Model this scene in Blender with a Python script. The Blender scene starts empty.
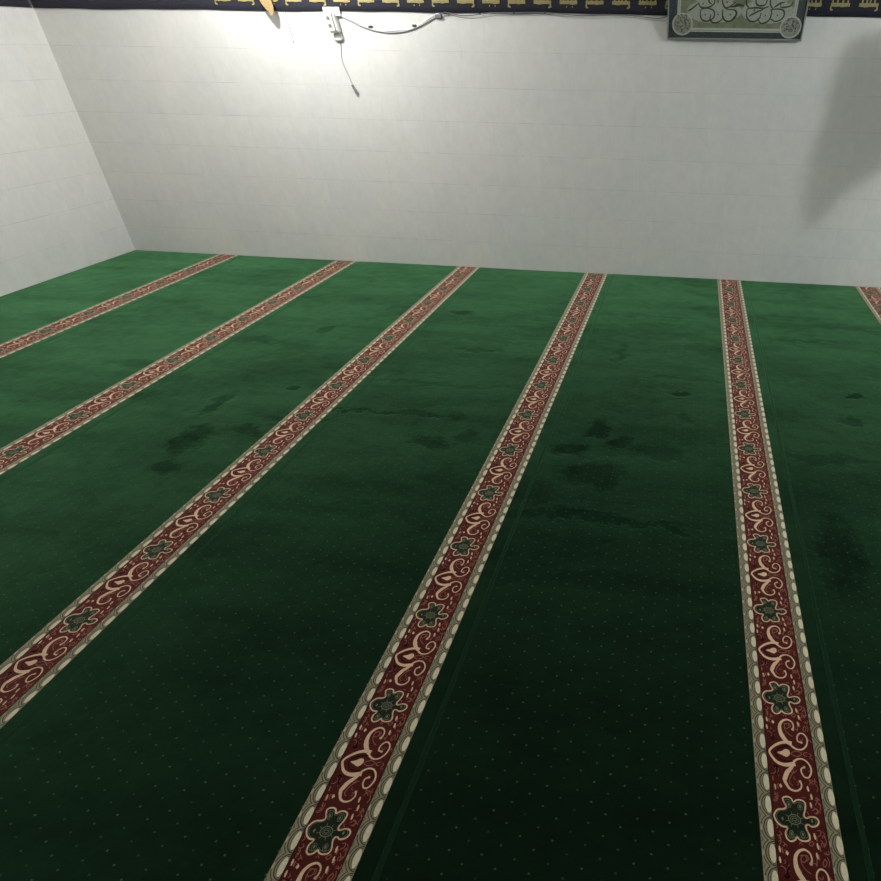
import bpy, bmesh, math, random
from mathutils import Vector, Matrix
from mathutils.geometry import tessellate_polygon
C = bpy.context.scene.collection
sc = bpy.context.scene
rnd = random.Random(7)

# ------------------------------------------------------------------ helpers
def tag(o, label=None, cat=None, group=None, kind=None):
    if label: o['label'] = label
    if cat: o['category'] = cat
    if group: o['group'] = group
    if kind: o['kind'] = kind
    return o

def empty(name, loc, label, cat, group=None):
    o = bpy.data.objects.new(name, None)
    C.objects.link(o)
    o.location = loc
    o.empty_display_size = .1
    return tag(o, label, cat, group)

class MB:
    """collects flat and solid shapes; build() links them as one mesh object"""
    def __init__(s):
        s.v, s.f, s.m = [], [], []
    def add(s, vs, fs, m=0):
        b = len(s.v)
        s.v += [tuple(p) for p in vs]
        s.f += [tuple(i + b for i in f) for f in fs]
        s.m += [m] * len(fs)
    def box(s, a, b, m=0):
        x0, y0, z0 = a; x1, y1, z1 = b
        s.add([(x0,y0,z0),(x1,y0,z0),(x1,y1,z0),(x0,y1,z0),(x0,y0,z1),(x1,y0,z1),(x1,y1,z1),(x0,y1,z1)],
              [(0,3,2,1),(4,5,6,7),(0,1,5,4),(1,2,6,5),(2,3,7,6),(3,0,4,7)], m)
    def tube(s, pts, r, m=0, n=8, r1=None):
        pts = [Vector(p) for p in pts]
        rings = []
        N = len(pts)
        up = Vector((0.13, 0.9, 0.4)).normalized()
        for i, p in enumerate(pts):
            t = (pts[min(i+1, N-1)] - pts[max(i-1, 0)]).normalized()
            a = t.cross(up).normalized(); b = t.cross(a).normalized()
            rr = r if r1 is None else r + (r1 - r) * i / (N - 1)
            rings.append([p + (a*math.cos(k*2*math.pi/n) + b*math.sin(k*2*math.pi/n)) * rr for k in range(n)])
        vs = [q for R in rings for q in R]
        fs = [(i*n+k, i*n+(k+1) % n, (i+1)*n+(k+1) % n, (i+1)*n+k) for i in range(N-1) for k in range(n)]
        fs.append(tuple(range(n))[::-1]); fs.append(tuple((N-1)*n+k for k in range(n)))
        s.add(vs, fs, m)
    def build(s, name, mats, parent=None, loc=None, smooth=False, bevel=0, mw=None):
        me = bpy.data.meshes.new(name)
        me.from_pydata(s.v, [], s.f)
        for mt in mats: me.materials.append(mt)
        me.polygons.foreach_set('material_index', s.m)
        if smooth: me.polygons.foreach_set('use_smooth', [True]*len(s.f))
        me.update()
        o = bpy.data.objects.new(name, me)
        C.objects.link(o)
        if parent: o.parent = parent
        if loc: o.location = loc
        if bevel:
            b = o.modifiers.new('bevel', 'BEVEL'); b.width = bevel; b.segments = 3; b.limit_method = 'ANGLE'
        return o

def spline(pts, n=5, closed=False):
    """Catmull-Rom through 2D points"""
    P = [Vector((p[0], p[1])) for p in pts]
    out = []
    L = len(P)
    rng = range(L if closed else L - 1)
    for i in rng:
        if closed:
            a, b, c, d = P[(i-1) % L], P[i], P[(i+1) % L], P[(i+2) % L]
        else:
            a, b, c, d = P[max(i-1, 0)], P[i], P[i+1], P[min(i+2, L-1)]
        for k in range(n):
            t = k / n
            out.append(.5*((2*b) + (c-a)*t + (2*a-5*b+4*c-d)*t*t + (3*b-a-3*c+d)*t**3))
    if not closed: out.append(P[-1])
    return out

class Flat:
    """2D shapes stacked in thin layers (u, v, height)"""
    def __init__(s): s.mb = MB()
    def stroke(s, pts, w, z, m, closed=False, n=5, smooth=True):
        """w: width or list of widths over the length"""
        P = spline(pts, n, closed) if smooth else [Vector((p[0], p[1])) for p in pts]
        N = len(P)
        W = w if isinstance(w, (list, tuple)) else [w]
        vs = []
        for i, p in enumerate(P):
            if closed: t = P[(i+1) % N] - P[(i-1) % N]
            else: t = P[min(i+1, N-1)] - P[max(i-1, 0)]
            if t.length < 1e-9: t = Vector((1, 0))
            t.normalize(); nn = Vector((-t.y, t.x))
            x = i / max(N-1, 1) * (len(W)-1)
            k = min(int(x), len(W)-2) if len(W) > 1 else 0
            ww = W[0] if len(W) == 1 else W[k] + (W[k+1]-W[k])*(x-k)
            a = p + nn*ww/2; b = p - nn*ww/2
            vs += [(a.x, a.y, z), (b.x, b.y, z)]
        fs = []
        for i in range(N if closed else N-1):
            j = (i+1) % N
            fs.append((2*i, 2*i+1, 2*j+1, 2*j))
        s.mb.add(vs, fs, m)
    def fill(s, pts, z, m, smooth=True, n=4):
        P = spline(pts, n, True) if smooth else [Vector((p[0], p[1])) for p in pts]
        tr = tessellate_polygon([[Vector((p.x, p.y, 0)) for p in P]])
        out = []
        for a, b, c in tr:
            cr = (P[b]-P[a]).cross(P[c]-P[a])
            out.append((a, b, c) if cr > 0 else (a, c, b))
        s.mb.add([(p.x, p.y, z) for p in P], out, m)
    def oval(s, c, rx, ry, z, m, n=14, rot=0):
        vs = [(c[0], c[1], z)]
        for k in range(n):
            a = 2*math.pi*k/n
            x, y = rx*math.cos(a), ry*math.sin(a)
            vs.append((c[0]+x*math.cos(rot)-y*math.sin(rot), c[1]+x*math.sin(rot)+y*math.cos(rot), z))
        s.mb.add(vs, [(0, 1+k, 1+(k+1) % n) for k in range(n)], m)
    def ring(s, c, rx, ry, w, z, m, n=20):
        s.stroke([(c[0]+rx*math.cos(2*math.pi*k/n), c[1]+ry*math.sin(2*math.pi*k/n)) for k in range(n)], w, z, m, True, smooth=False)

# ------------------------------------------------------------------ materials
def srgb(r, g, b):
    f = lambda c: (c/255/12.92) if c/255 <= .04045 else ((c/255+.055)/1.055)**2.4
    return (f(r), f(g), f(b), 1)

def mat(name, col, rough=.7, sheen=0, sheen_tint=None, metallic=0, spec=.5, noise=0, nscale=60, sheen_rough=.4, bump=0):
    m = bpy.data.materials.new(name); m.use_nodes = True
    nt = m.node_tree; b = nt.nodes['Principled BSDF']
    b.inputs['Base Color'].default_value = col
    b.inputs['Roughness'].default_value = rough
    b.inputs['Metallic'].default_value = metallic
    b.inputs['Specular IOR Level'].default_value = spec
    b.inputs['Sheen Weight'].default_value = sheen
    b.inputs['Sheen Roughness'].default_value = sheen_rough
    b.inputs['Sheen Tint'].default_value = sheen_tint or col
    if noise or bump:
        tc = nt.nodes.new('ShaderNodeTexCoord')
        n = nt.nodes.new('ShaderNodeTexNoise'); n.inputs['Scale'].default_value = nscale; n.inputs['Detail'].default_value = 4
        nt.links.new(tc.outputs['Object'], n.inputs['Vector'])
        if noise:
            r = nt.nodes.new('ShaderNodeMapRange')
            r.inputs['From Min'].default_value = .3; r.inputs['From Max'].default_value = .7
            r.inputs['To Min'].default_value = 1-noise; r.inputs['To Max'].default_value = 1+noise
            nt.links.new(n.outputs['Fac'], r.inputs['Value'])
            mx = nt.nodes.new('ShaderNodeVectorMath'); mx.operation = 'SCALE'
            mx.inputs[0].default_value = col[:3]
            nt.links.new(r.outputs['Result'], mx.inputs['Scale'])
            nt.links.new(mx.outputs['Vector'], b.inputs['Base Color'])
        if bump:
            bp = nt.nodes.new('ShaderNodeBump'); bp.inputs['Strength'].default_value = bump; bp.inputs['Distance'].default_value = .002
            nt.links.new(n.outputs['Fac'], bp.inputs['Height'])
            nt.links.new(bp.outputs['Normal'], b.inputs['Normal'])
    return m

class NT:
    """small helper for node maths"""
    def __init__(s, m):
        s.nt = m.node_tree
    def val(s, x, sock):
        if isinstance(x, (int, float)): sock.default_value = x
        elif isinstance(x, tuple): sock.default_value = x
        else: s.nt.links.new(x, sock)
    def math(s, op, a, b=0.0, c=None, clamp=False):
        n = s.nt.nodes.new('ShaderNodeMath'); n.operation = op; n.use_clamp = clamp
        s.val(a, n.inputs[0]); s.val(b, n.inputs[1])
        if c is not None: s.val(c, n.inputs[2])
        return n.outputs[0]
    def rng(s, v, a, b, c, d, smooth=False):
        n = s.nt.nodes.new('ShaderNodeMapRange')
        if smooth: n.interpolation_type = 'SMOOTHSTEP'
        for k, x in zip(('Value', 'From Min', 'From Max', 'To Min', 'To Max'), (v, a, b, c, d)): s.val(x, n.inputs[k])
        return n.outputs['Result']
    def noise(s, vec, scale, detail=3, rough=.5):
        n = s.nt.nodes.new('ShaderNodeTexNoise')
        n.inputs['Scale'].default_value = scale; n.inputs['Detail'].default_value = detail; n.inputs['Roughness'].default_value = rough
        s.nt.links.new(vec, n.inputs['Vector'])
        return n.outputs['Fac'], n.outputs['Color']
    def mapping(s, vec, scale):
        n = s.nt.nodes.new('ShaderNodeMapping'); n.inputs['Scale'].default_value = scale
        s.nt.links.new(vec, n.inputs['Vector']); return n.outputs['Vector']
    def mix(s, f, a, b):
        n = s.nt.nodes.new('ShaderNodeMix'); n.data_type = 'RGBA'
        s.val(f, n.inputs['Factor']); s.val(a, n.inputs['A']) if not isinstance(a, tuple) else setattr(n.inputs[6], 'default_value', a)
        if isinstance(a, tuple): pass
        else: s.nt.links.new(a, n.inputs[6])
        if isinstance(b, tuple): n.inputs[7].default_value = b
        else: s.nt.links.new(b, n.inputs[7])
        return n.outputs[2]

def tile_mat(name, axis, off):
    """glazed wall tiles 20 x 25 cm, faint grout, faint marbling"""
    m = bpy.data.materials.new(name); m.use_nodes = True
    nt = m.node_tree; b = nt.nodes['Principled BSDF']; T = NT(m)
    g = nt.nodes.new('ShaderNodeNewGeometry').outputs['Position']
    sp = nt.nodes.new('ShaderNodeSeparateXYZ'); nt.links.new(g, sp.inputs[0])
    u = T.math('DIVIDE', T.math('SUBTRACT', sp.outputs[axis], off), .201)
    v = T.math('DIVIDE', T.math('ADD', sp.outputs[2], .0099), .25)
    fu = T.math('FRACT', u); fv = T.math('FRACT', v)
    du = T.math('MULTIPLY', T.math('MINIMUM', fu, T.math('SUBTRACT', 1.0, fu)), .201)
    dv = T.math('MULTIPLY', T.math('MINIMUM', fv, T.math('SUBTRACT', 1.0, fv)), .25)
    n1, _ = T.noise(g, 1.7, 4); n2, c2 = T.noise(T.mapping(g, (1, 1, .75)), 13, 7, .7); n3, _ = T.noise(g, 90, 2)
    n4, _ = T.noise(g, 3.1, 5, .7)
    gu = T.math('MULTIPLY', T.rng(du, .0006, .0016, 1, 0), T.rng(n4, .46, .6, 0.04, .24))
    gv = T.math('MULTIPLY', T.rng(dv, .0008, .0024, 1, 0), T.rng(n4, .40, .62, 0.05, .42))
    grout = T.math('MAXIMUM', gu, gv)
    # per tile tone
    cx = nt.nodes.new('ShaderNodeCombineXYZ')
    nt.links.new(T.math('FLOOR', u), cx.inputs[0]); nt.links.new(T.math('FLOOR', v), cx.inputs[1])
    wn = nt.nodes.new('ShaderNodeTexWhiteNoise'); nt.links.new(cx.outputs[0], wn.inputs['Vector'])
    tone = T.math('ADD', T.rng(n2, .3, .7, -.05, .05), T.rng(wn.outputs['Value'], 0, 1, -.012, .012))
    tone = T.math('ADD', tone, T.rng(n3, .3, .7, -.012, .012))
    k = T.math('ADD', tone, 1.0)
    base = T.mix(T.rng(n1, .35, .65, 0, 1), TILE_A, TILE_B)
    sc_ = nt.nodes.new('ShaderNodeVectorMath'); sc_.operation = 'SCALE'
    nt.links.new(base, sc_.inputs[0]); nt.links.new(k, sc_.inputs['Scale'])
    col = T.mix(grout, sc_.outputs['Vector'], GROUT)
    nt.links.new(col, b.inputs['Base Color'])
    b.inputs['Roughness'].default_value = .42
    b.inputs['Specular IOR Level'].default_value = .35
    bp = nt.nodes.new('ShaderNodeBump'); bp.inputs['Strength'].default_value = .25; bp.inputs['Distance'].default_value = .002
    h = T.math('ADD', T.math('MULTIPLY', grout, -1.0), T.math('MULTIPLY', n2, .5))
    nt.links.new(h, bp.inputs['Height']); nt.links.new(bp.outputs['Normal'], b.inputs['Normal'])
    return m
TILE_A = srgb(216, 215, 211); TILE_B = srgb(211, 212, 209); GROUT = srgb(128, 130, 130)
M_tile_x = tile_mat('glazed_tile', 0, -1.905)
M_tile_y = tile_mat('glazed_tile_side', 1, -.08)

# nap: brushed patches and footprints pressed in the pile (x, y, radius across, radius along, strength)
PRESS = [(-2.6,-1.67,.07,.05,.6),(-2.32,-2.56,.05,.04,.8),(-2.64,-2.81,.05,.12,.7),(-2.52,-3.18,.09,.14,.8),(-2.46,-3.42,.07,.08,.6),
 (-1.28,-3.03,.13,.06,.7),(-1.09,-2.95,.06,.08,.6),(-1.72,-1.19,.12,.04,.7),(-1.37,-1.85,.16,.04,.5),(.03,-2.31,.055,.035,1.),
 (.06,-2.58,.05,.06,.45),(-.40,-2.76,.06,.09,.8),(-.53,-2.98,.12,.06,.85),(-.38,-3.20,.17,.12,.8),(-.26,-2.90,.09,.06,.8),(-.06,-2.95,.15,.07,.6),
 (-.39,-1.79,.04,.16,.5),(1.11,-2.19,.06,.04,.9),(1.02,-2.49,.07,.06,.7),(.74,-3.60,.09,.24,.8),(-2.1,-2.27,.16,.08,.4),(-3.22,-2.77,.22,.06,.45),
 (-3.45,-2.4,.3,.05,.4),(-2.3,-3.05,.14,.05,.5),(-1.82,-3.86,.2,.12,.4),(-1.05,-3.33,.16,.08,.5),(-.29,-3.53,.5,.035,.6),(-.65,-3.36,.16,.12,.5),
 (-1.6,-2.75,.42,.028,.55),(-1.55,-2.38,.5,.03,.35),(-.3,-1.05,.35,.03,.35),(-2.1,-2.9,.3,.03,.35),(.1,-2.1,.3,.025,.3),(.9,-1.35,.35,.03,.3),
 (-3.0,-1.9,.2,.05,.35),(-.2,-3.9,.5,.05,.3),(-1.5,-3.6,.4,.05,.3),(.85,-2.9,.25,.05,.4),(-.55,-3.75,.3,.14,.4)]

def pile_mat(name, dots=True):
    m = bpy.data.materials.new(name); m.use_nodes = True
    nt = m.node_tree; T = NT(m)
    b = nt.nodes['Principled BSDF']
    g = nt.nodes.new('ShaderNodeNewGeometry').outputs['Position']
    sp = nt.nodes.new('ShaderNodeSeparateXYZ'); nt.links.new(g, sp.inputs[0])
    X, Y = sp.outputs[0], sp.outputs[1]
    # pile-direction mask 0 (upright) .. 1 (pressed away)
    wob, wobc = T.noise(g, 7, 5, .7)
    wv = nt.nodes.new('ShaderNodeVectorMath'); wv.operation = 'MULTIPLY_ADD'
    nt.links.new(wobc, wv.inputs[0]); wv.inputs[1].default_value = (.26, .26, 0); nt.links.new(g, wv.inputs[2])
    best = None
    for (x, y, rx, ry, s) in PRESS:
        a = nt.nodes.new('ShaderNodeVectorMath'); a.operation = 'SUBTRACT'
        nt.links.new(wv.outputs[0], a.inputs[0]); a.inputs[1].default_value = (x+.13, y+.13, 0)
        c = nt.nodes.new('ShaderNodeVectorMath'); c.operation = 'MULTIPLY'
        nt.links.new(a.outputs[0], c.inputs[0]); c.inputs[1].default_value = (1/rx, 1/ry, 0)
        l = nt.nodes.new('ShaderNodeVectorMath'); l.operation = 'LENGTH'; nt.links.new(c.outputs[0], l.inputs[0])
        e = T.rng(l.outputs['Value'], .55, 1.35, s, 0, True)
        best = e if best is None else T.math('MAXIMUM', best, e)
    big, _ = T.noise(T.mapping(g, (.8, 1.5, 1)), 1.6, 5, .6)
    band, _ = T.noise(T.mapping(g, (.5, 3.2, 1)), 1.3, 4, .55)
    fine, _ = T.noise(g, 420, 2)
    med, _ = T.noise(g, 11, 5, .65)
    n_dark = T.math('ADD', T.rng(big, .4, .66, 0, .55), T.rng(band, .46, .66, 0, .34))
    n_dark = T.math('ADD', n_dark, T.rng(med, .35, .7, -.14, .24))
    press = T.math('MAXIMUM', best, n_dark, clamp=True)
    press = T.math('MINIMUM', T.math('ADD', T.math('MULTIPLY', best, .75), T.math('MULTIPLY', n_dark, .75)), 1.0, clamp=True)
    if dots:
        def lat(ox, oy):
            fx = T.math('SUBTRACT', T.math('FRACT', T.math('DIVIDE', T.math('ADD', X, .188+.0436+ox+10*.0872), .0872)), .5)
            fy = T.math('SUBTRACT', T.math('FRACT', T.math('DIVIDE', T.math('ADD', Y, 4.413+.0272+oy+200*.0544), .0544)), .5)
            dx = T.math('MULTIPLY', fx, .0872/.0034); dy = T.math('MULTIPLY', fy, .0544/.0026)
            return T.math('ADD', T.math('MULTIPLY', dx, dx), T.math('MULTIPLY', dy, dy))
        d = T.math('MINIMUM', lat(0, 0), lat(.0436, .0272))
        n5, _ = T.noise(g, 37, 1)
        dot = T.math('MULTIPLY', T.rng(d, .5, 1.3, 1, 0), T.rng(n5, .35, .6, .35, 1))
    fk = T.rng(fine, .3, .7, .8, 1.2)
    base = T.mix(press, GREEN_UP, GREEN_DN)
    if dots: base = T.mix(dot, base, DOT)
    scl = nt.nodes.new('ShaderNodeVectorMath'); scl.operation = 'SCALE'
    nt.links.new(base, scl.inputs[0]); nt.links.new(fk, scl.inputs['Scale'])
    nt.links.new(scl.outputs['Vector'], b.inputs['Base Color'])
    b.inputs['Roughness'].default_value = 1; b.inputs['Specular IOR Level'].default_value = 0.0
    nt.links.new(T.rng(press, 0, 1, SHEEN_UP, SHEEN_DN), b.inputs['Sheen Weight'])
    b.inputs['Sheen Roughness'].default_value = SHEEN_R
    b.inputs['Sheen Tint'].default_value = SHEEN_T
    bp = nt.nodes.new('ShaderNodeBump'); bp.inputs['Strength'].default_value = .5; bp.inputs['Distance'].default_value = .004
    hh = T.math('ADD', T.math('MULTIPLY', press, -1.2), T.math('MULTIPLY', fine, .25))
    nt.links.new(hh, bp.inputs['Height']); nt.links.new(bp.outputs['Normal'], b.inputs['Normal'])
    return m
GREEN_UP = srgb(12, 24, 15); GREEN_DN = srgb(8, 13, 10); DOT = srgb(66, 84, 68)
SHEEN_UP, SHEEN_DN, SHEEN_R, SHEEN_T = 1.0, .34, .39, (.36, 1.0, .46, 1)
M_green = pile_mat('green_pile')
M_green_plain = pile_mat('green_pile_plain', False)
M_bind = mat('green_binding', srgb(19, 37, 24), 1, .8, (.36, 1, .46, 1), sheen_rough=.375, spec=0, noise=.2, nscale=300)

def wool(name, c, sh=.35, st=None):
    k = .78 if name.startswith(('maroon', 'bottle', 'black', 'olive')) else .92
    c = (c[0]*k, c[1]*k, c[2]*k, 1); sh = sh*1.6
    return mat(name, c, 1, sh, st or (1, .9, .8, 1), spec=0, noise=.16, nscale=350, bump=.3, sheen_rough=.5)
M_red = wool('maroon_wool', srgb(74, 24, 22), .36, srgb(232, 160, 148))
M_cream = wool('cream_wool', srgb(216, 181, 148))
M_cream_dim = wool('rose_wool', srgb(146, 88, 74))
M_dkgreen = wool('bottle_green_wool', srgb(24, 32, 22), .3, srgb(190, 200, 170))
M_sage = wool('sage_wool', srgb(112, 118, 90))
M_beige = wool('beige_wool', srgb(138, 131, 105))
M_ivory = wool('ivory_wool', srgb(212, 202, 172))
M_olive = wool('olive_grey_wool', srgb(62, 60, 45))
M_black = wool('black_wool', srgb(34, 12, 14), .05)
MOT = [M_red, M_cream, M_cream_dim, M_dkgreen, M_sage, M_beige, M_ivory, M_olive, M_black]
RED, CREAM, ROSE, DKG, SAGE, BEIGE, IVORY, OLIVE, BLACK = range(9)

M_cloth = mat('navy_velvet', srgb(46, 46, 55), .9, .6, srgb(190, 195, 210), spec=.1, noise=.2, nscale=120, bump=.4)
M_gold = mat('gold_thread', srgb(150, 138, 92), .6, 0, metallic=.1, noise=.3, nscale=200, bump=.5)
M_tassel = mat('gold_fringe', srgb(160, 134, 92), .7, .2, noise=.25, nscale=150, bump=.6)
M_greytip = mat('grey_fringe_tip', srgb(128, 128, 122), .9, 0, noise=.08, nscale=100)
M_white = mat('white_plastic', srgb(232, 232, 226), .45)
M_grey = mat('grey_plastic', srgb(120, 118, 112), .5)
M_dgrey = mat('dark_grey_plastic', srgb(66, 64, 62), .5)
M_cable = mat('pale_grey_cable', srgb(176, 176, 176), .5)
M_cable_dk = mat('grey_cable', srgb(112, 112, 118), .5)
M_silver = mat('silver_frame', srgb(176, 182, 184), .35, metallic=.6)
M_mount = mat('slate_mount', srgb(66, 74, 76), .45, noise=.35, nscale=90)
M_medal = mat('medallion_ground', srgb(150, 152, 138), .6, noise=.2, nscale=120)
M_pale = mat('pale_silver_print', srgb(186, 190, 180), .5, noise=.08, nscale=60)
M_olive_p = mat('olive_print', srgb(126, 133, 108), .5, noise=.2, nscale=30)
M_pale_p = mat('grey_green_print', srgb(168, 174, 160), .5, noise=.15, nscale=60)
M_ink = mat('dark_ink', srgb(62, 68, 56), .5)
M_plaster = mat('white_plaster', srgb(225, 224, 218), .9, noise=.03, nscale=6)
M_floor = mat('cement_screed', srgb(150, 148, 142), .7, noise=.08, nscale=12)
M_blocker = mat('green_blocker', srgb(40, 88, 60), .9, .3, noise=.12, nscale=40)
M_steel = mat('steel_rail', srgb(170, 170, 170), .3, metallic=.9)

# ------------------------------------------------------------------ room shell
XL, XR, YB, H, ZF = -5.566, 4.2, -9.0, 3.25, -.014
def slab(name, a, b, m):
    mb = MB(); mb.box(a, b)
    return tag(mb.build(name, [m]), kind='structure')
slab('wall_back', (XL-.15, 0, ZF), (XR+.15, .15, H), M_tile_x)
slab('wall_left', (XL-.15, YB, ZF), (XL, 0, H), M_tile_y)
slab('wall_right', (XR, YB, ZF), (XR+.15, 0, H), M_tile_y)
slab('wall_front', (XL-.15, YB-.15, ZF), (XR+.15, YB, H), M_plaster)
slab('floor', (XL-.15, YB-.15, ZF-.1), (XR+.15, .15, ZF), M_floor)
slab('ceiling', (XL-.15, YB-.15, H), (XR+.15, .15, H+.1), M_plaster)

# ------------------------------------------------------------------ carpet pattern (one repeat; u across the strip, v along it)
PER, SW = .36681, .2144
S1 = [(0.1235, 0.2618), (0.1276, 0.2724), (0.1242, 0.2863), (0.1111, 0.2931), (0.0964, 0.2874), (0.0861, 0.2729), (0.0847, 0.254), (0.0891, 0.238), (0.0978, 0.2246), (0.1082, 0.2134), (0.1162, 0.2048)]
S2 = [(0.1153, 0.216), (0.0987, 0.2182), (0.0777, 0.212), (0.0578, 0.1989), (0.0456, 0.1833), (0.0529, 0.1663), (0.0663, 0.1526), (0.0887, 0.1477), (0.1173, 0.1539)]
S3 = [(0.1182, 0.1557), (0.1042, 0.1406), (0.091, 0.1257), (0.0837, 0.1102), (0.0812, 0.1031)]
S4 = [(0.1142, 0.207), (0.1282, 0.1993), (0.1452, 0.2014), (0.159, 0.2162), (0.163, 0.2364), (0.1554, 0.25), (0.1437, 0.2514), (0.1347, 0.2401), (0.1344, 0.2256), (0.1448, 0.2226)]
S5 = [(0.1131, 0.1595), (0.1276, 0.1698), (0.1441, 0.1701), (0.1571, 0.1582), (0.1617, 0.1395), (0.1531, 0.1204), (0.1414, 0.1173), (0.1332, 0.1277), (0.1334, 0.1409), (0.1424, 0.147)]
TD = [(0.0689, 0.1831), (0.0818, 0.1879), (0.0944, 0.1957), (0.1047, 0.1928), (0.1053, 0.1814), (0.0949, 0.1722), (0.0822, 0.1768)]
CH = [(0.1089, 0.1836), (0.1258, 0.1934), (0.1415, 0.187), (0.1253, 0.1774)]
CC = [(0.158, 0.1932), (0.1468, 0.189), (0.1475, 0.1822), (0.1563, 0.1819)]
SI = [(0.1205, 0.2383), (0.1073, 0.2476), (0.0993, 0.2614), (0.1021, 0.276), (0.1147, 0.2802), (0.1188, 0.2713), (0.1113, 0.2666)]
SI2 = [(0.1196, 0.1342), (0.1051, 0.1226), (0.0969, 0.1086), (0.0949, 0.0971), (0.1026, 0.0901)]
T1 = [(0.151, 0.432), (0.1533, 0.4152), (0.1568, 0.4009)]
T2 = [(0.163, 0.4059), (0.1702, 0.3922)]
S3b = [(0.082, 0.1042), (0.0853, 0.0912), (0.0928, 0.0801), (0.1074, 0.0757), (0.1214, 0.0815), (0.1279, 0.0939), (0.1245, 0.104)]
FO = [(0.0413, 0.0005), (0.0451, 0.0112), (0.054, 0.0197), (0.0698, 0.0229), (0.0767, 0.0291), (0.0731, 0.0386), (0.0696, 0.0512), (0.0822, 0.057), (0.0932, 0.0532), (0.0984, 0.0447), (0.1086, 0.0511), (0.122, 0.0516), (0.1303, 0.0447), (0.1283, 0.0289), (0.1227, 0.0149), (0.1268, 0.0058), (0.1406, 0.0104), (0.1542, 0.0101), (0.1603, 0.0013), (0.1547, -0.0094), (0.1412, -0.0148), (0.1305, -0.0104), (0.1241, -0.0152), (0.1254, -0.0263), (0.1302, -0.0383), (0.1277, -0.0488), (0.1147, -0.0531), (0.1032, -0.0513), (0.0966, -0.0458), (0.0896, -0.0535), (0.0782, -0.0576), (0.0692, -0.0513), (0.0673, -0.0377), (0.0739, -0.0248), (0.0591, -0.0224), (0.0474, -0.0138)]
CE = [(0.0949, -0.0016)]
PM = [(0.0849, 0.0361), (0.1149, 0.0338), (0.0832, -0.0391), (0.1126, -0.0369), (0.0631, -0.0032), (0.1424, 0.0008)]
DA = [(0.0517, 0.0807), (0.1441, 0.0858), (0.1504, 0.0649), (0.1456, 0.0415), (0.0474, -0.0798), (0.0455, -0.1052), (0.1436, -0.038), (0.148, -0.0615), (0.1426, -0.0846)]
DI = [(0.0681, 0.0852), (0.0658, -0.0869)]
CU = [[(0.0564, 0.0656), (0.0564, 0.0502), (0.0491, 0.0407), (0.0431, 0.0424)], [(0.134, 0.0598), (0.1232, 0.06)], [(0.1318, 0.0234), (0.1367, 0.0152)], [(0.1461, 0.0267), (0.158, 0.0341), (0.163, 0.0273), (0.1543, 0.0203)], [(0.0439, -0.0461), (0.0516, -0.0494), (0.0525, -0.0602), (0.0486, -0.0689)], [(0.1328, -0.0504), (0.1385, -0.0551), (0.1324, -0.0627), (0.1258, -0.0581), (0.1326, -0.0518)], [(0.1519, -0.0231), (0.161, -0.022), (0.16, -0.0319), (0.1526, -0.0369)], [(0.1573, -0.0446), (0.1644, -0.0547), (0.1645, -0.0628)], [(0.1613, -0.0897), (0.1658, -0.0969), (0.1582, -0.1082), (0.1551, -0.1008), (0.1613, -0.0897)], [(0.1408, -0.0922), (0.1385, -0.1067)], [(0.098, -0.0896), (0.1099, -0.0868), (0.1144, -0.0954), (0.106, -0.1043), (0.0994, -0.0999)], [(0.0453, -0.1194), (0.0537, -0.121), (0.0583, -0.1306), (0.0517, -0.139)], [(0.0674, -0.1141), (0.0621, -0.1225), (0.067, -0.1295)]]
DK = [[(0.0598, -0.1176), (0.065, -0.1221), (0.0594, -0.133), (0.0643, -0.1399), (0.0568, -0.1433), (0.0535, -0.135)]]
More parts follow.
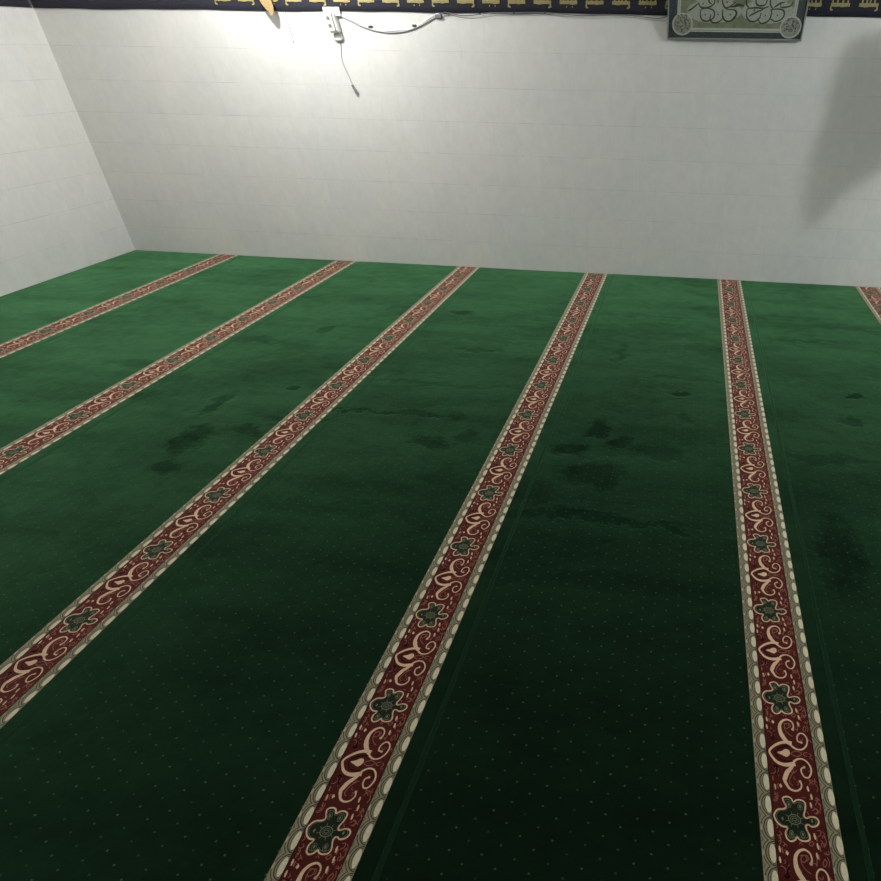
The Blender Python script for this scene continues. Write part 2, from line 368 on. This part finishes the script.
def one_repeat():
    F = Flat()
    z1, z2, z3, z4 = .0006, .0009, .0012, .0015
    e = .037                                     # width of the pale edge bands
    # flower
    F.fill(FO, z1, DKG)
    F.stroke(FO, .0042, z2, CREAM, True, 4)
    inner = [(p[0]+(.0965-p[0])*.11, p[1]+(0-p[1])*.13) for p in FO]
    F.stroke(inner, .0012, z2, SAGE, True, 4)
    F.ring((.0955, -.0016), .0165, .0125, .0022, z2, SAGE)
    F.ring((.0955, -.0016), .0115, .0078, .0011, z2, SAGE, 16)
    F.ring((.0955, -.0016), .0068, .0035, .0017, z2, SAGE, 14)
    for (x, y) in PM: F.oval((x, y), .0026, .0048, z3, SAGE, 10)
    for (x, y) in PM[:4]: F.ring((x, y), .0060, .0085, .0012, z2, SAGE, 12)
    for k in range(8):
        a = k*math.pi/4+.3
        F.stroke([(.0955+.018*math.cos(a), -.0016+.014*math.sin(a)), (.0955+.025*math.cos(a), -.0016+.021*math.sin(a))], .0014, z2, SAGE, smooth=False)
    # scrolls
    F.stroke(S1, [.0055, .0040, .0042, .0052, .0068, .0088, .0115, .0135, .0125, .008, .0008], z2, CREAM)
    F.oval(S1[0], .0040, .0040, z2, CREAM, 10)
    F.stroke(S2, [.0115, .0095, .008, .0066, .0062, .0068, .0085, .0105, .0135], z3, CREAM)
    F.stroke(S3 + S3b[1:], [.0008, .009, .0125, .0125, .0105, .008, .0062, .0048, .0042, .004, .0052], z2, CREAM)
    F.oval(S3b[-1], .0038, .0038, z2, CREAM, 10)
    F.stroke(S4, [.0065, .0048, .0044, .0044, .0046, .0042, .004, .004, .0042, .0048], z2, CREAM)
    F.oval(S4[-1], .0036, .0036, z2, CREAM, 10)
    F.stroke(S5, [.0065, .0048, .0044, .0046, .0048, .0044, .004, .004, .0042, .0048], z2, CREAM)
    F.oval(S5[-1], .0036, .0036, z2, CREAM, 10)
    F.fill(TD, z2, CREAM)
    F.stroke(S2[1:8], .0022, z2, BLACK)          # dark line that follows inside the loop
    loop_in = [(.105+(p[0]-.105)*.70, .1826+(p[1]-.1826)*.66) for p in S2]
    F.stroke(loop_in, .003, z1, BLACK)
    F.stroke(CH, .0022, z2, ROSE, True)
    F.stroke(CC, .0022, z2, ROSE)
    F.stroke(SI, .0022, z2, ROSE); F.stroke(SI2, .0022, z2, ROSE)
    for s_ in (S4, S5):
        cx = sum(p[0] for p in s_[3:])/len(s_[3:]); cy = sum(p[1] for p in s_[3:])/len(s_[3:])
        F.stroke([(cx+(p[0]-cx)*.72, cy+(p[1]-cy)*.72) for p in s_[1:7]], .0012, z1, BLACK)
    # little sprigs between the motifs
    for (x, y) in DA: F.stroke([(x-.0006, y+.0075), (x, y), (x+.0008, y-.0075)], [.003, .0058, .003], z2, CREAM, smooth=False)
    for (x, y) in DI: F.fill([(x-.0046, y), (x, y-.0062), (x+.0046, y), (x, y+.0062)], z2, CREAM, False)
    for c_ in CU: F.stroke(c_, .0022, z2, ROSE)
    for c_ in DK: F.stroke(c_, .0048, z2, BLACK)
    # mirror images of the sprigs on the far side of the scroll (v -> the scroll's axis at .1826)
    mir = lambda p: (p[0], 2*.1826-.3668-p[1]+.3668)
    for (x, y) in DA[:4] + DA[4:6]:
        yy = 2*.1826-(y+.3668 if y < 0 else y)
        F.stroke([(x+.002, yy+.0065), (x+.003, yy-.0065)], .0034, z2, ROSE, smooth=False)
    mk = [[(x, 2*.1826-(y+.3668)) for (x, y) in c_] for c_ in DK]
    for c_ in mk: F.stroke(c_, .0048, z2, BLACK)
    for c_ in (CU[4], CU[6], CU[7], CU[11], CU[12]):
        F.stroke([(x, 2*.1826-(y+.3668)) for (x, y) in c_], .0022, z2, ROSE)
    for dy in (.04, .09, .27, .32):
        F.stroke([(.168, dy-.01), (.172, dy), (.168, dy+.012)], .0022, z2, ROSE)
        F.stroke([(.1715, dy+.016), (.1665, dy+.024)], .002, z2, ROSE, smooth=False)
    for (x, y) in ((.049, .31), (.053, .325), (.046, .342), (.060, .30), (.05, .055), (.165, .185)):
        F.stroke([(x-.003, y-.005), (x+.003, y), (x-.002, y+.006)], .0022, z2, ROSE)
    q_ = random.Random(5)
    for k in range(46):
        u = q_.choice((q_.uniform(.044, .075), q_.uniform(.150, .172), q_.uniform(.05, .17)))
        y = q_.uniform(.012, PER-.012)
        if .044 < u < .155 and (y < .062 or y > PER-.062 or .145 < y < .225): continue
        a_ = q_.uniform(0, 6.28); r_ = q_.uniform(.003, .0055)
        F.stroke([(u+r_*math.cos(a_+t*1.1), y+1.2*r_*math.sin(a_+t*1.1)) for t in range(4)], .0019, .0004, ROSE, n=3)
    # pale edge bands with ovals and nested scallops, six to a repeat
    s6 = PER/6
    for x0, x1, ph in ((0, e, .49), (SW-e, SW, .15)):
        F.mb.add([(x0, 0, z1), (x1, 0, z1), (x1, PER, z1), (x0, PER, z1)], [(0, 1, 2, 3)], BEIGE)
        for k in range(6):
            yc = (k+ph)*s6
            R_ = x1-.0015
            half = lambda a, b_, st: [(R_-a*math.cos(t), yc+b_*math.sin(t)) for t in [(-.5+i/12)*math.pi for i in range(13)]]
            F.stroke(half(.0250, s6*.47, 0), .0030, z2, OLIVE, smooth=False)
            F.stroke(half(.0190, s6*.40, 0), .0018, z2, OLIVE, smooth=False)
            F.stroke(half(.0325, s6*.58, 0)[2:-2], .0022, z2, OLIVE, smooth=False)
            F.oval((x1-.0085, yc), .0085, s6*.37, z3, IVORY, 14)
            F.stroke([(x0+.001, yc+s6*.5-.006), (x0+.006, yc+s6*.5), (x0+.001, yc+s6*.5+.006)], .0016, z3, OLIVE, smooth=False)
            F.oval((x0+.0035, yc), .0022, .0085, z2, IVORY, 8)
        xin = x1 if x0 == 0 else x0
        F.mb.add([(xin-.0009, 0, z4), (xin+.0009, 0, z4), (xin+.0009, PER, z4), (xin-.0009, PER, z4)], [(0, 1, 2, 3)], BLACK)
    return F.mb

def make_strip(length, phase, thick):
    """length of pattern along -y starting at the wall end (y = 0); built in the carpet's own frame"""
    rep = one_repeat()
    out = MB()
    out.box((0, -length, -thick), (SW, 0, 0), RED)
    n0 = int(length/PER)+2
    for k in range(-n0, 2):
        off = k*PER+phase*PER
        for f, mi in zip(rep.f, rep.m):
            pass
        vs = [(x, y+off, z) for (x, y, z) in rep.v]
        base = len(out.v)
        out.v += vs
        for f, mi in zip(rep.f, rep.m):
            ys = [vs[i][1] for i in f]
            if max(ys) <= 0 and min(ys) >= -length:
                out.f.append(tuple(i+base for i in f)); out.m.append(mi)
            elif mi == BEIGE:                     # trim the band at the two cut ends
                q = [(vs[i][0], min(0, max(-length, vs[i][1])), vs[i][2]) for i in f]
                if max(p[1] for p in q)-min(p[1] for p in q) > 1e-4:
                    b2 = len(out.v); out.v += q
                    out.f.append(tuple(b2+i for i in range(len(q)))); out.m.append(mi)
    # clean unused verts
    used = sorted({i for f in out.f for i in f}); rm = {j: i for i, j in enumerate(used)}
    out.v = [out.v[i] for i in used]; out.f = [tuple(rm[i] for i in f) for f in out.f]
    return out

LEN, TH = 6.6, .013
PITCH = 1.24244
SX0 = -4.6535                      # left edge of the first patterned strip
MARG = .050                        # plain green margin right of each strip
PHY = -4.6883                      # a flower centre of the reference strip
names = ['first green prayer carpet, lying against the left tiled wall',
 'second green prayer carpet from the left wall, between the two leftmost patterned strips',
 'third green prayer carpet from the left wall, ending under the hanging gold tassel',
 'fourth green prayer carpet from the left wall, filling the dark lower left corner',
 'fifth green prayer carpet from the left wall, with scattered dark footprints',
 'sixth green prayer carpet from the left wall, right of the nearly straight patterned strip',
 'rightmost green prayer carpet, its patterned strip cut by the right picture edge']
ph = [.35, .51, .0, .50, .0, .3, .6]
endy = [-.004, -.010, -.005, -.012, -.004, -.010, -.006]
def green_slab(x0, x1, length):
    """pile slab with softly rounded long edges"""
    r = .0008
    prof = [(x0, -TH), (x0, -r), (x0+r*.3, -r*.3), (x0+r, 0)]
    w = x1-x0
    n = max(2, int(w/.1))
    top = [(x0+r+(w-2*r)*k/n, 0) for k in range(1, n)]
    prof += top + [(x1-r, 0), (x1-r*.3, -r*.3), (x1, -r), (x1, -TH)]
    mb = MB()
    m = 40
    for j in range(m+1):
        y = -length*j/m
        mb.v += [(x, y, z) for x, z in prof]
    N = len(prof)
    for j in range(m):
        for i in range(N-1):
            a = j*N+i
            mb.f.append((a, a+N, a+N+1, a+1)); mb.m.append(0)
        mb.f.append((j*N, j*N+N-1, (j+1)*N+N-1, (j+1)*N)); mb.m.append(0)
    mb.f.append(tuple(range(N))); mb.f.append(tuple(m*N+i for i in range(N))[::-1]); mb.m += [0, 0]
    return mb
G = 'green prayer carpets laid side by side'
BW = .015
for i in range(7):
    x_strip = SX0+i*PITCH
    left = x_strip+SW+MARG-PITCH+.0004          # seam with the carpet to its left
    if i == 0: left = XL+.004
    if i == 6: pass
    root = empty('prayer_carpet', (x_strip, endy[i], 0), names[i], 'carpet', G)
    phase = ((PHY-endy[i])/PER+ph[i]) % 1.0
    lx = left-x_strip
    green_slab(lx+BW, -.0005, LEN).build('green_pile', [M_green], root, smooth=False)
    bm_ = green_slab(lx, lx+BW-.0003, LEN).build('edge_binding', [M_bind], root)
    make_strip(LEN, phase, TH).build('patterned_strip', MOT, root)
    green_slab(SW+.0005, SW+MARG-.0002, LEN).build('green_margin', [M_green_plain], root)

# ------------------------------------------------------------------ embroidered cloth along the top of the walls
def cloth_band(length, zb, zt, seed, sag):
    r = random.Random(seed)
    nx, nz, t = int(length/.03), 10, .006
    ph_ = [r.uniform(0, 6.28) for _ in range(4)]
    def yy(x, k):
        return -.0095-(.0015*math.sin(x*9+ph_[0])+.001*math.sin(x*21+ph_[1]))*(1-k*.6)
    def zz(x, k):
        return zb+(zt-zb)*k+(1-k)*(sag*math.sin(x*4.1+ph_[2])+sag*.5*math.sin(x*11+ph_[3]))
    mb = MB()
    for side in (0, 1):
        for i in range(nx+1):
            for j in range(nz+1):
                x = length*i/nx; k = j/nz
                mb.v.append((x, yy(x, k)+(t if side else 0), zz(x, k)))
    n = (nx+1)*(nz+1); q = lambda i, j: i*(nz+1)+j
    for i in range(nx):
        for j in range(nz):
            mb.f.append((q(i, j), q(i+1, j), q(i+1, j+1), q(i, j+1)))
            mb.f.append((n+q(i, j), n+q(i, j+1), n+q(i+1, j+1), n+q(i+1, j)))
        mb.f.append((q(i, 0), n+q(i, 0), n+q(i+1, 0), q(i+1, 0)))
        mb.f.append((q(i, nz), q(i+1, nz), n+q(i+1, nz), n+q(i, nz)))
    for j in range(nz):
        mb.f.append((q(0, j), q(0, j+1), n+q(0, j+1), n+q(0, j)))
        mb.f.append((q(nx, j), n+q(nx, j), n+q(nx, j+1), q(nx, j+1)))
    mb.m = [0]*len(mb.f)
    return mb, yy
ZB = 1.998
mb, yfun = cloth_band(XR-XL-.02, ZB, 2.42, 3, .003)
cloth = mb.build('embroidered_cloth', [M_cloth], loc=(XL+.01, 0, 0), smooth=True)
tag(cloth, 'dark navy cloth band with gold lettering hung along the top of the back wall', 'cloth')
# lettering: words of gold thread, one every 0.2 m; strokes raised a millimetre off the velvet
r5 = random.Random(11)
words = [
 ([[(0, .022), (.03, .008), (.06, .012), (.085, .006), (.13, .014)], [(.012, .02), (.010, .085)], [(.045, .012), (.047, .09)], [(.085, .01), (.083, .07)], [(.118, .012), (.12, .088)], [(.006, .015), (.003, -.012), (.018, -.016)]],),
 ([[(0, .012), (.04, .006), (.09, .012), (.13, .005)], [(.02, .01), (.02, .08)], [(.06, .008), (.05, .045), (.075, .05), (.07, .01)], [(.105, .01), (.107, .09)], [(.125, .008), (.130, -.012), (.112, -.018)]],),
 ([[(0, .008), (.05, .014), (.1, .006), (.135, .012)], [(.01, .01), (.012, .09)], [(.03, .012), (.033, .09)], [(.07, .01), (.06, .05), (.09, .05), (.088, .01)], [(.125, .01), (.125, .085)], [(.05, -.010), (.056, -.013)], [(.095, -.010), (.1, -.013)]],),
]
gm = MB()
x = -3.908
k = 0
while x < XR-.3:
    if True:
        strokes = words[k % 3][0]
        F = Flat()
        for st in strokes: F.stroke(st, [.007, .013, .008], 0, 0, n=5)
        F.fill([(.0, .004), (.135, .004), (.135, .026), (.0, .026)], 0, 0, False)
        for row in (0,):
            b0 = len(gm.v)
            zoff = 2.052+row*.17
            for (u, v, w) in F.mb.v:
                xx = x+u
                gm.v.append((xx, yfun(xx-(XL+.01), .2+.45*row)-.0045, zoff+v))
            for f in F.mb.f: gm.f.append(tuple(i+b0 for i in f)); gm.m.append(0)
    x += .2013; k += 1
let = gm.build('gold_lettering', [M_gold])
sm = let.modifiers.new('thick', 'SOLIDIFY'); sm.thickness = .0015; sm.offset = 0
let.parent = cloth; let.matrix_parent_inverse = Matrix.Translation((-(XL+.01), 0, 0))
# left wall
mb, _ = cloth_band(abs(YB)-.036, ZB+.0, 2.42, 8, .003)
o = mb.build('embroidered_cloth', [M_cloth], loc=(XL, YB+.02, 0), smooth=True); o.rotation_euler = (0, 0, math.pi/2)
o.location = (XL, -.03, 0)
# frame so that the cloth's own -y faces the room (+x)
o.rotation_euler = (0, 0, math.pi/2)
o.location = (XL-.001, YB+.02, 0)
tag(o, 'plain dark cloth band along the top of the left wall', 'cloth')

# ------------------------------------------------------------------ gold tassel that hangs over the cloth
root = empty('hanging_tassel', (-3.432, -.09, 2.14), 'tapering gold tassel hanging over the navy cloth, its pointed shadow on the tiles', 'tassel')
def leaf(outline, y0, t):
    F = Flat(); F.fill(outline, 0, 0, True, 3)
    mb = MB(); n = len(F.mb.v)
    P = spline(outline, 3, True)
    for (u, v, w) in F.mb.v: mb.v.append((u, y0-t, v))
    for (u, v, w) in F.mb.v: mb.v.append((u, y0, v))
    for f in F.mb.f:
        mb.f.append(f); mb.f.append(tuple(i+n for i in f[::-1]))
    for i in range(n): mb.f.append((i, i+n, (i+1) % n+n, (i+1) % n))
    mb.m = [0]*len(mb.f)
    return mb
gold = [(-.105, .10), (-.045, -.06), (-.018, -.115), (.010, -.150), (.034, -.178), (.056, -.160), (.062, -.11), (.046, -.04), (.030, .10)]
leaf(gold, 0, .010).build('fringe', [M_tassel], root)
mb = MB(); mb.tube([(-.02, -.005, .09), (-.04, -.004, .16), (-.05, .01, .30)], .006, 0, 8)
mb.build('hanging_cord', [M_tassel], root)
# thin string right of it
mb = MB(); mb.tube([(-3.331, -.0022, 2.02), (-3.333, -.0022, 1.96), (-3.331, -.0022, 1.90), (-3.325, -.0022, 1.85), (-3.322, -.0022, 1.815)], .0021, 0, 6)
mb.tube([(-3.324, -.0022, 1.795), (-3.327, -.0022, 1.784)], .004, 0, 6)
tag(mb.build('string', [M_cable_dk]), 'thin grey string hanging on the wall between the tassel and the socket block', 'string')

# ------------------------------------------------------------------ socket block, plug and cords
root = empty('power_socket', (-2.935, -.013, 1.93), 'white power socket block fixed over the hem of the navy cloth', 'socket')
mb = MB(); mb.box((-.066, -.012, .035), (.072, -.001, .094))
mb.build('mounting_plate', [M_white], root, bevel=.004)
mb = MB(); mb.box((-.036, -.042, -.075), (.036, .011, .062))
bd = mb.build('body', [M_white], root, bevel=.007); bd.rotation_euler = (0, math.radians(-6), 0)
mb = MB(); mb.tube([(-.017, -.0415, .022), (-.017, -.0445, .022)], .0155, 0, 20)
s1 = mb.build('outlet', [M_grey], bd)
mb = MB(); mb.tube([(-.017, -.0415, -.028), (-.017, -.0445, -.028)], .0155, 0, 20)
s2 = mb.build('outlet', [M_grey], bd)
for o_, zc in ((s1, .022), (s2, -.028)):
    mb = MB()
    for dx in (-.006, .006): mb.tube([(-.017+dx, -.044, zc), (-.017+dx, -.0458, zc)], .0028, 0, 8)
    mb.build('pin_hole', [M_dgrey], o_)
mb = MB(); mb.box((.014, -.0455, -.070), (.026, -.041, .055)); mb.build('side_strip', [M_grey], bd, bevel=.001)
mb = MB(); mb.box((-.030, -.0455, -.078), (.032, -.028, -.060)); mb.build('bottom_cap', [M_grey], bd, bevel=.002)

root = empty('power_plug', (-2.925, -.014, 1.81), 'white plug with its thin cord dangling below the socket block', 'plug')
mb = MB()
prof = [(0, .050, .020), (.0, .030, .034), (0, .012, .040), (0, -.004, .034), (0, -.012, .016)]
n = 20
for (_, zc, rr) in prof:
    for k in range(n): mb.v.append((rr*1.05*math.cos(2*math.pi*k/n), rr*.32*math.sin(2*math.pi*k/n), zc))
for j in range(len(prof)-1):
    for k in range(n): mb.f.append((j*n+k, (j+1)*n+k, (j+1)*n+(k+1) % n, j*n+(k+1) % n))
mb.f.append(tuple(range(n))); mb.f.append(tuple((len(prof)-1)*n+k for k in range(n))[::-1]); mb.m = [0]*len(mb.f)
mb.build('plug_body', [M_white], root, smooth=True)
P2 = [(-2.915, 1.798), (-2.925, 1.74), (-2.934, 1.69), (-2.928, 1.635), (-2.907, 1.572), (-2.887, 1.507), (-2.879, 1.483)]
pts = [(p.x+2.925, .010, p.y-1.81) for p in spline(P2, 5)]
mb = MB(); mb.tube(pts, .0032, 0, 8); c_ = mb.build('cord', [M_cable], root, smooth=True)
mb = MB(); mb.tube([(-2.884+2.925, .004, 1.494-1.81), (-2.876+2.925, .004, 1.475-1.81), (-2.862+2.925, .004, 1.447-1.81), (-2.857+2.925, .006, 1.436-1.81)], .009, 0, 10, .013)
t_ = mb.build('cord_connector', [M_grey], root); t_['label'] = 'grey connector at the end of the cord'

def cable(name, pts2, y, r, m, label, cat):
    mb = MB(); mb.tube([(p.x, y, p.y) for p in spline(pts2, 5)], r, 0, 8)
    return tag(mb.build(name, [m], smooth=True), label, cat)
root = empty('power_cable', (-2.868, -.007, 1.973), 'pale grey cable sagging along the wall right of the socket block', 'cable')
P2 = [(-2.875, 1.985), (-2.868, 1.970), (-2.8, 1.940), (-2.693, 1.897), (-2.581, 1.871), (-2.467, 1.862), (-2.347, 1.874), (-2.225, 1.908), (-2.119, 1.954), (-2.045, 1.986)]
mb = MB(); mb.tube([(p.x+2.868, 0, p.y-1.973) for p in spline(P2, 5)], .0052, 0, 8)
mb.build('lower_strand', [M_cable], root, smooth=True)
mb = MB(); mb.tube([(p.x+2.868, -.0, p.y-1.973+.010+.004*math.sin(p.x*20)) for p in spline(P2, 5)], .0042, 0, 8)
mb.build('upper_strand', [M_white], root, smooth=True)
for (x, z, r0) in ((-2.634, 1.897, .012), (-2.267, 1.907, .011)):
    mb = MB(); mb.box((x+2.868-.016, -.010, z-1.973-.006), (x+2.868+.014, .008, z-1.973+.010)); mb.build('clip', [M_dgrey], root, bevel=.002)
mb = MB(); mb.box((-2.085+2.868, -.012, -.016), (-2.035+2.868, .008, .010)); mb.build('knot', [M_cable_dk], root, bevel=.004)

root = empty('hem_wire', (-2.041, -.010, 1.985), 'thin grey wire running under the hem of the navy cloth to the framed calligraphy', 'wire')
P2 = [(-2.041, 1.990), (-1.967, 1.993), (-1.872, 1.978), (-1.766, 1.982), (-1.645, 1.996), (-1.526, 1.998), (-1.406, 2.0), (-1.209, 2.002), (-1.092, 1.995), (-.936, 1.986), (-.781, 1.990), (-.628, 1.994), (-.474, 1.984), (-.36, 1.974), (-.292, 1.980), (-.26, 1.99)]
mb = MB(); mb.tube([(p.x+2.041, -.010, p.y-1.985) for p in spline(P2, 5)], .0036, 0, 8)
mb.build('wire', [M_cable_dk], root, smooth=True)
for x, z in ((-2.0, 1.996), (-1.72, 1.990), (-1.205, 2.003), (-1.45, 1.998)):
    mb = MB(); mb.box((x+2.041-.008, -.015, z-1.985-.006), (x+2.041+.008, -.005, z-1.985+.006)); mb.build('clip', [M_dgrey], root, bevel=.002)

# ------------------------------------------------------------------ framed calligraphy (own frame: u right, v up from its lower edge)
PW, PH_, LEAN = 1.012, .70, math.radians(20)
root = empty('framed_calligraphy', (.244, -.008, 1.850), 'silver-framed calligraphy panel with slate mount and round corner medallions, hung over the cloth', 'picture')
root.rotation_euler = (LEAN, 0, 0)
def flat_part(F, name, mats, parent=root, y=0, thick=.002):
    mb = MB()
    for (u, v, w) in F.mb.v: mb.v.append((u, -w+y, v))
    mb.f = F.mb.f; mb.m = F.mb.m
    o = mb.build(name, mats, parent)
    if thick:
        s = o.modifiers.new('thick', 'SOLIDIFY'); s.thickness = thick; s.offset = -1
    return o
hw = PW/2
mb = MB(); mb.box((-hw+.004, -.016, .004), (hw-.004, -.002, PH_-.004)); mb.build('mount_board', [M_mount], root)
mb = MB()
fw = .011
for a, b_ in (((-hw, 0), (hw, fw)), ((-hw, PH_-fw), (hw, PH_)), ((-hw, fw), (-hw+fw, PH_-fw)), ((hw-fw, fw), (hw, PH_-fw))):
    mb.box((a[0], -.024, a[1]), (b_[0], 0, b_[1]))
mb.build('frame', [M_silver], root, bevel=.002)
# print: olive ground, pale centre, pale line border
F = Flat()
bx, bz = .072, .052
F.fill([(-hw+bx, bz), (hw-bx, bz), (hw-bx, PH_-bz), (-hw+bx, PH_-bz)], .0170, 1, False)
F.fill([(-hw+bx+.024, bz+.026), (hw-bx-.024, bz+.026), (hw-bx-.024, PH_-bz-.026), (-hw+bx+.024, PH_-bz-.026)], .0176, 0, False)
def band(x0, z0, x1, z1, w, zz, m):
    for a, b_ in (((x0, z0), (x1, z0+w)), ((x0, z1-w), (x1, z1)), ((x0, z0+w), (x0+w, z1-w)), ((x1-w, z0+w), (x1, z1-w))):
        F.fill([a, (b_[0], a[1]), b_, (a[0], b_[1])], zz, m, False)
band(-hw+bx+.009, bz+.009, hw-bx-.009, PH_-bz-.009, .0022, .0180, 3)
# paler lettered clouds
for cx, rx in ((-.165, .20), (.225, .19)):
    for cz, rz in ((.185, .075), (.34, .12), (.5, .09)):
        F.oval((cx, cz), rx, rz, .0180+cz*.0002, 2, 28)
ppx = lambda px, py: ((px-733.6)/132*.996, (38.5-py)*.0066)
a = lambda x, y: ppx(660+x/11.01, y/11.01)
b = lambda x, y: ppx(730+x/11.01, y/11.01)
pr = flat_part(F, 'print', [M_olive_p, M_pale, M_pale_p, M_mount], y=0, thick=0)
F = Flat()
ink = .0205
def S(pts, w=.0115): F.stroke(pts, [w*.55, w, w*.8, w*.6], ink, 0)
for f_, shapes in ((a, [[(430, 95), (425, 150), (450, 205), (500, 220), (560, 195), (580, 150), (560, 105), (500, 85), (430, 95)],
                     [(540, 150), (535, 200), (575, 238), (640, 222), (680, 165)],
                     [(660, 95), (665, 160), (690, 205), (740, 220), (800, 180), (812, 125), (780, 100), (700, 92)],
                     [(285, 118), (340, 85), (400, 30)], [(400, 30), (420, 70), (480, 80), (540, 60), (570, 20), (560, -20)],
                     [(650, -30), (655, 30), (690, 80), (740, 60), (790, 20)], [(740, 70), (800, 60), (880, 50)],
                     [(500, -40), (510, 20), (540, 40)], [(600, -40), (605, 30)]]),
                    (b, [[(150, 85), (148, 150), (180, 205), (240, 218), (290, 180), (300, 130)],
                     [(150, 85), (230, 75), (320, 78), (370, 60)], [(175, 165), (250, 120), (320, 90)],
                     [(270, 190), (310, 235), (360, 230), (400, 190), (410, 120), (395, 90)],
                     [(400, 95), (470, 85), (530, 100), (545, 150), (520, 195), (460, 215), (410, 190)],
                     [(380, -30), (385, 40), (420, 85)], [(430, 70), (480, 30), (530, 15)], [(490, 65), (540, 68), (600, 50), (615, 10)],
                     [(130, -30), (135, 40), (170, 75)], [(0, 60), (50, 40), (110, 60)], [(230, -30), (235, 30), (280, 55), (330, 40), (350, -20)],
                     [(0, 95), (30, 110), (35, 150), (0, 200)]])):
    for sh in shapes: S([f_(*p) for p in sh])
for f_, dl in ((a, [(615, 148), (748, 148), (480, 150), (450, 40), (700, 20)]), (b, [(350, 155), (475, 150), (225, 100), (290, 50), (490, 40)])):
    for p in dl: F.oval(f_(*p), .0055, .0055, ink, 0, 10)
# upper rows of the same hand, partly hidden by the top of the view
rr = random.Random(4)
for row in range(3):
    for k in range(7):
        u0 = -.34+k*.1+rr.uniform(-.01, .01); v0 = .30+row*.1
        w = .085
        S([(u0, v0+.05), (u0-.004, v0+.01), (u0+w*.3, v0-.018), (u0+w*.8, v0), (u0+w, v0+.035)], .008)
        if rr.random() < .6: S([(u0+w*.5, v0+.085), (u0+w*.52, v0+.04), (u0+w*.5, v0+.01)], .007)
        F.oval((u0+w*.5, v0+.025), .005, .005, ink, 0, 10)
flat_part(F, 'lettering', [M_ink], y=.0012, thick=.0006)
for (u, v) in ((a(240, 255)), (b(635, 275)), (a(240, 255)[0], PH_-.085), (b(635, 275)[0], PH_-.085)):
    F = Flat()
    F.oval((u, v), .078, .073, .0215, 0, 32)
    F.oval((u, v), .068, .063, .0222, 1, 32)
    rr = random.Random(int(abs(u*100)))
    for k in range(60):
        a_ = rr.uniform(0, 6.28); r_ = .06*math.sqrt(rr.random())
        cx, cz = u+r_*math.cos(a_), v+r_*math.sin(a_)
        d_ = rr.uniform(0, 3.14); l_ = rr.uniform(.006, .014)
        F.stroke([(cx, cz), (cx+l_*math.cos(d_), cz+l_*math.sin(d_)*.8), (cx+l_*math.cos(d_+1.2), cz+l_*math.sin(d_+1.2))], .0032, .0228, 2, n=3)
    flat_part(F, 'corner_medallion', [M_pale, M_medal, M_ink], y=.001, thick=0)

# ------------------------------------------------------------------ added unseen panel, outline projected from the shadow it casts on the back wall
L2 = Vector((3.6, -2.6, 2.95))
SH = [(1.00, .50), (1.163, .56), (1.235, .72), (1.279, .785), (1.398, .837), (1.545, .985), (1.72, 1.10), (2.3, 1.15), (2.3, 2.1), (1.06, 1.86), (1.045, 1.7), (1.015, 1.55), (1.02, 1.30), (.985, 1.12), (.955, 1.0), (.97, .80), (.985, .62)]
t0 = .40
pts = []
for (x, z) in SH:
    p = Vector((x, 0, z)); p = p+(L2-p)*t0
    pts.append(p)
c0 = pts[8]
mb = MB(); n = len(pts)
tr = tessellate_polygon([[Vector((p.x, p.z, 0)) for p in pts]])
for dy in (0, .012):
    for p in pts: mb.v.append((p.x, p.y+dy, p.z))
for f in tr: mb.f.append(tuple(f)); mb.f.append(tuple(i+n for i in f[::-1]))
for i in range(n): mb.f.append((i, i+n, (i+1) % n+n, (i+1) % n))
mb.m = [0]*len(mb.f)
o = mb.build('shadow_blocker', [M_blocker])
tag(o, 'green drape added right of the view, shaped to cast the soft shadow on the wall', 'blocker')
mb2 = MB(); top = max(p.z for p in pts)

# ------------------------------------------------------------------ lights
def point(name, loc, power, size, col):
    l = bpy.data.lights.new(name, 'POINT'); l.energy = power; l.shadow_soft_size = size; l.color = col
    o = bpy.data.objects.new(name, l); o.location = loc; C.objects.link(o); return o
point('wall_lamp', (-3.15, -.9, 2.68), 112, .05, (1, .985, .97))
point('right_lamp', tuple(L2), 170, .10, (.9, .96, 1))
point('corner_fill', (-4.0, -2.8, 3.05), 49, .15, (1, .97, .945))  # added fill light, evens out the back-left corner and lifts the back wall
w = bpy.data.worlds.new('World'); sc.world = w; w.use_nodes = True
w.node_tree.nodes['Background'].inputs[0].default_value = (0, 0, 0, 1)

# ------------------------------------------------------------------ camera
cam = bpy.data.cameras.new('camera'); co = bpy.data.objects.new('camera', cam); C.objects.link(co)
f_px, pitch, yaw, roll = 596.25, .5751, -.1074, .0166
cam.sensor_fit = 'HORIZONTAL'; cam.sensor_width = 36
cam.lens = f_px/881*36
cam.shift_x = -176.35/881
fwd = Vector((math.sin(yaw)*math.cos(pitch), math.cos(yaw)*math.cos(pitch), -math.sin(pitch)))
right = Vector((math.cos(yaw), -math.sin(yaw), 0)); up = right.cross(fwd)
r2 = right*math.cos(roll)+up*math.sin(roll); u2 = -right*math.sin(roll)+up*math.cos(roll)
Mx = Matrix((r2, u2, -fwd)).transposed().to_4x4(); Mx.translation = Vector((0, -5.5446, 1.7433))
co.matrix_world = Mx
cam.clip_start = .02
sc.camera = co

sc.view_settings.view_transform = 'Standard'; sc.view_settings.look = 'None'
sc.view_settings.gamma = 1; sc.view_settings.use_curve_mapping = False
sc.view_settings.exposure = 0.0
sc.cycles.use_denoising = True
sc.cycles.max_bounces = 8
sc.cycles.diffuse_bounces = 5
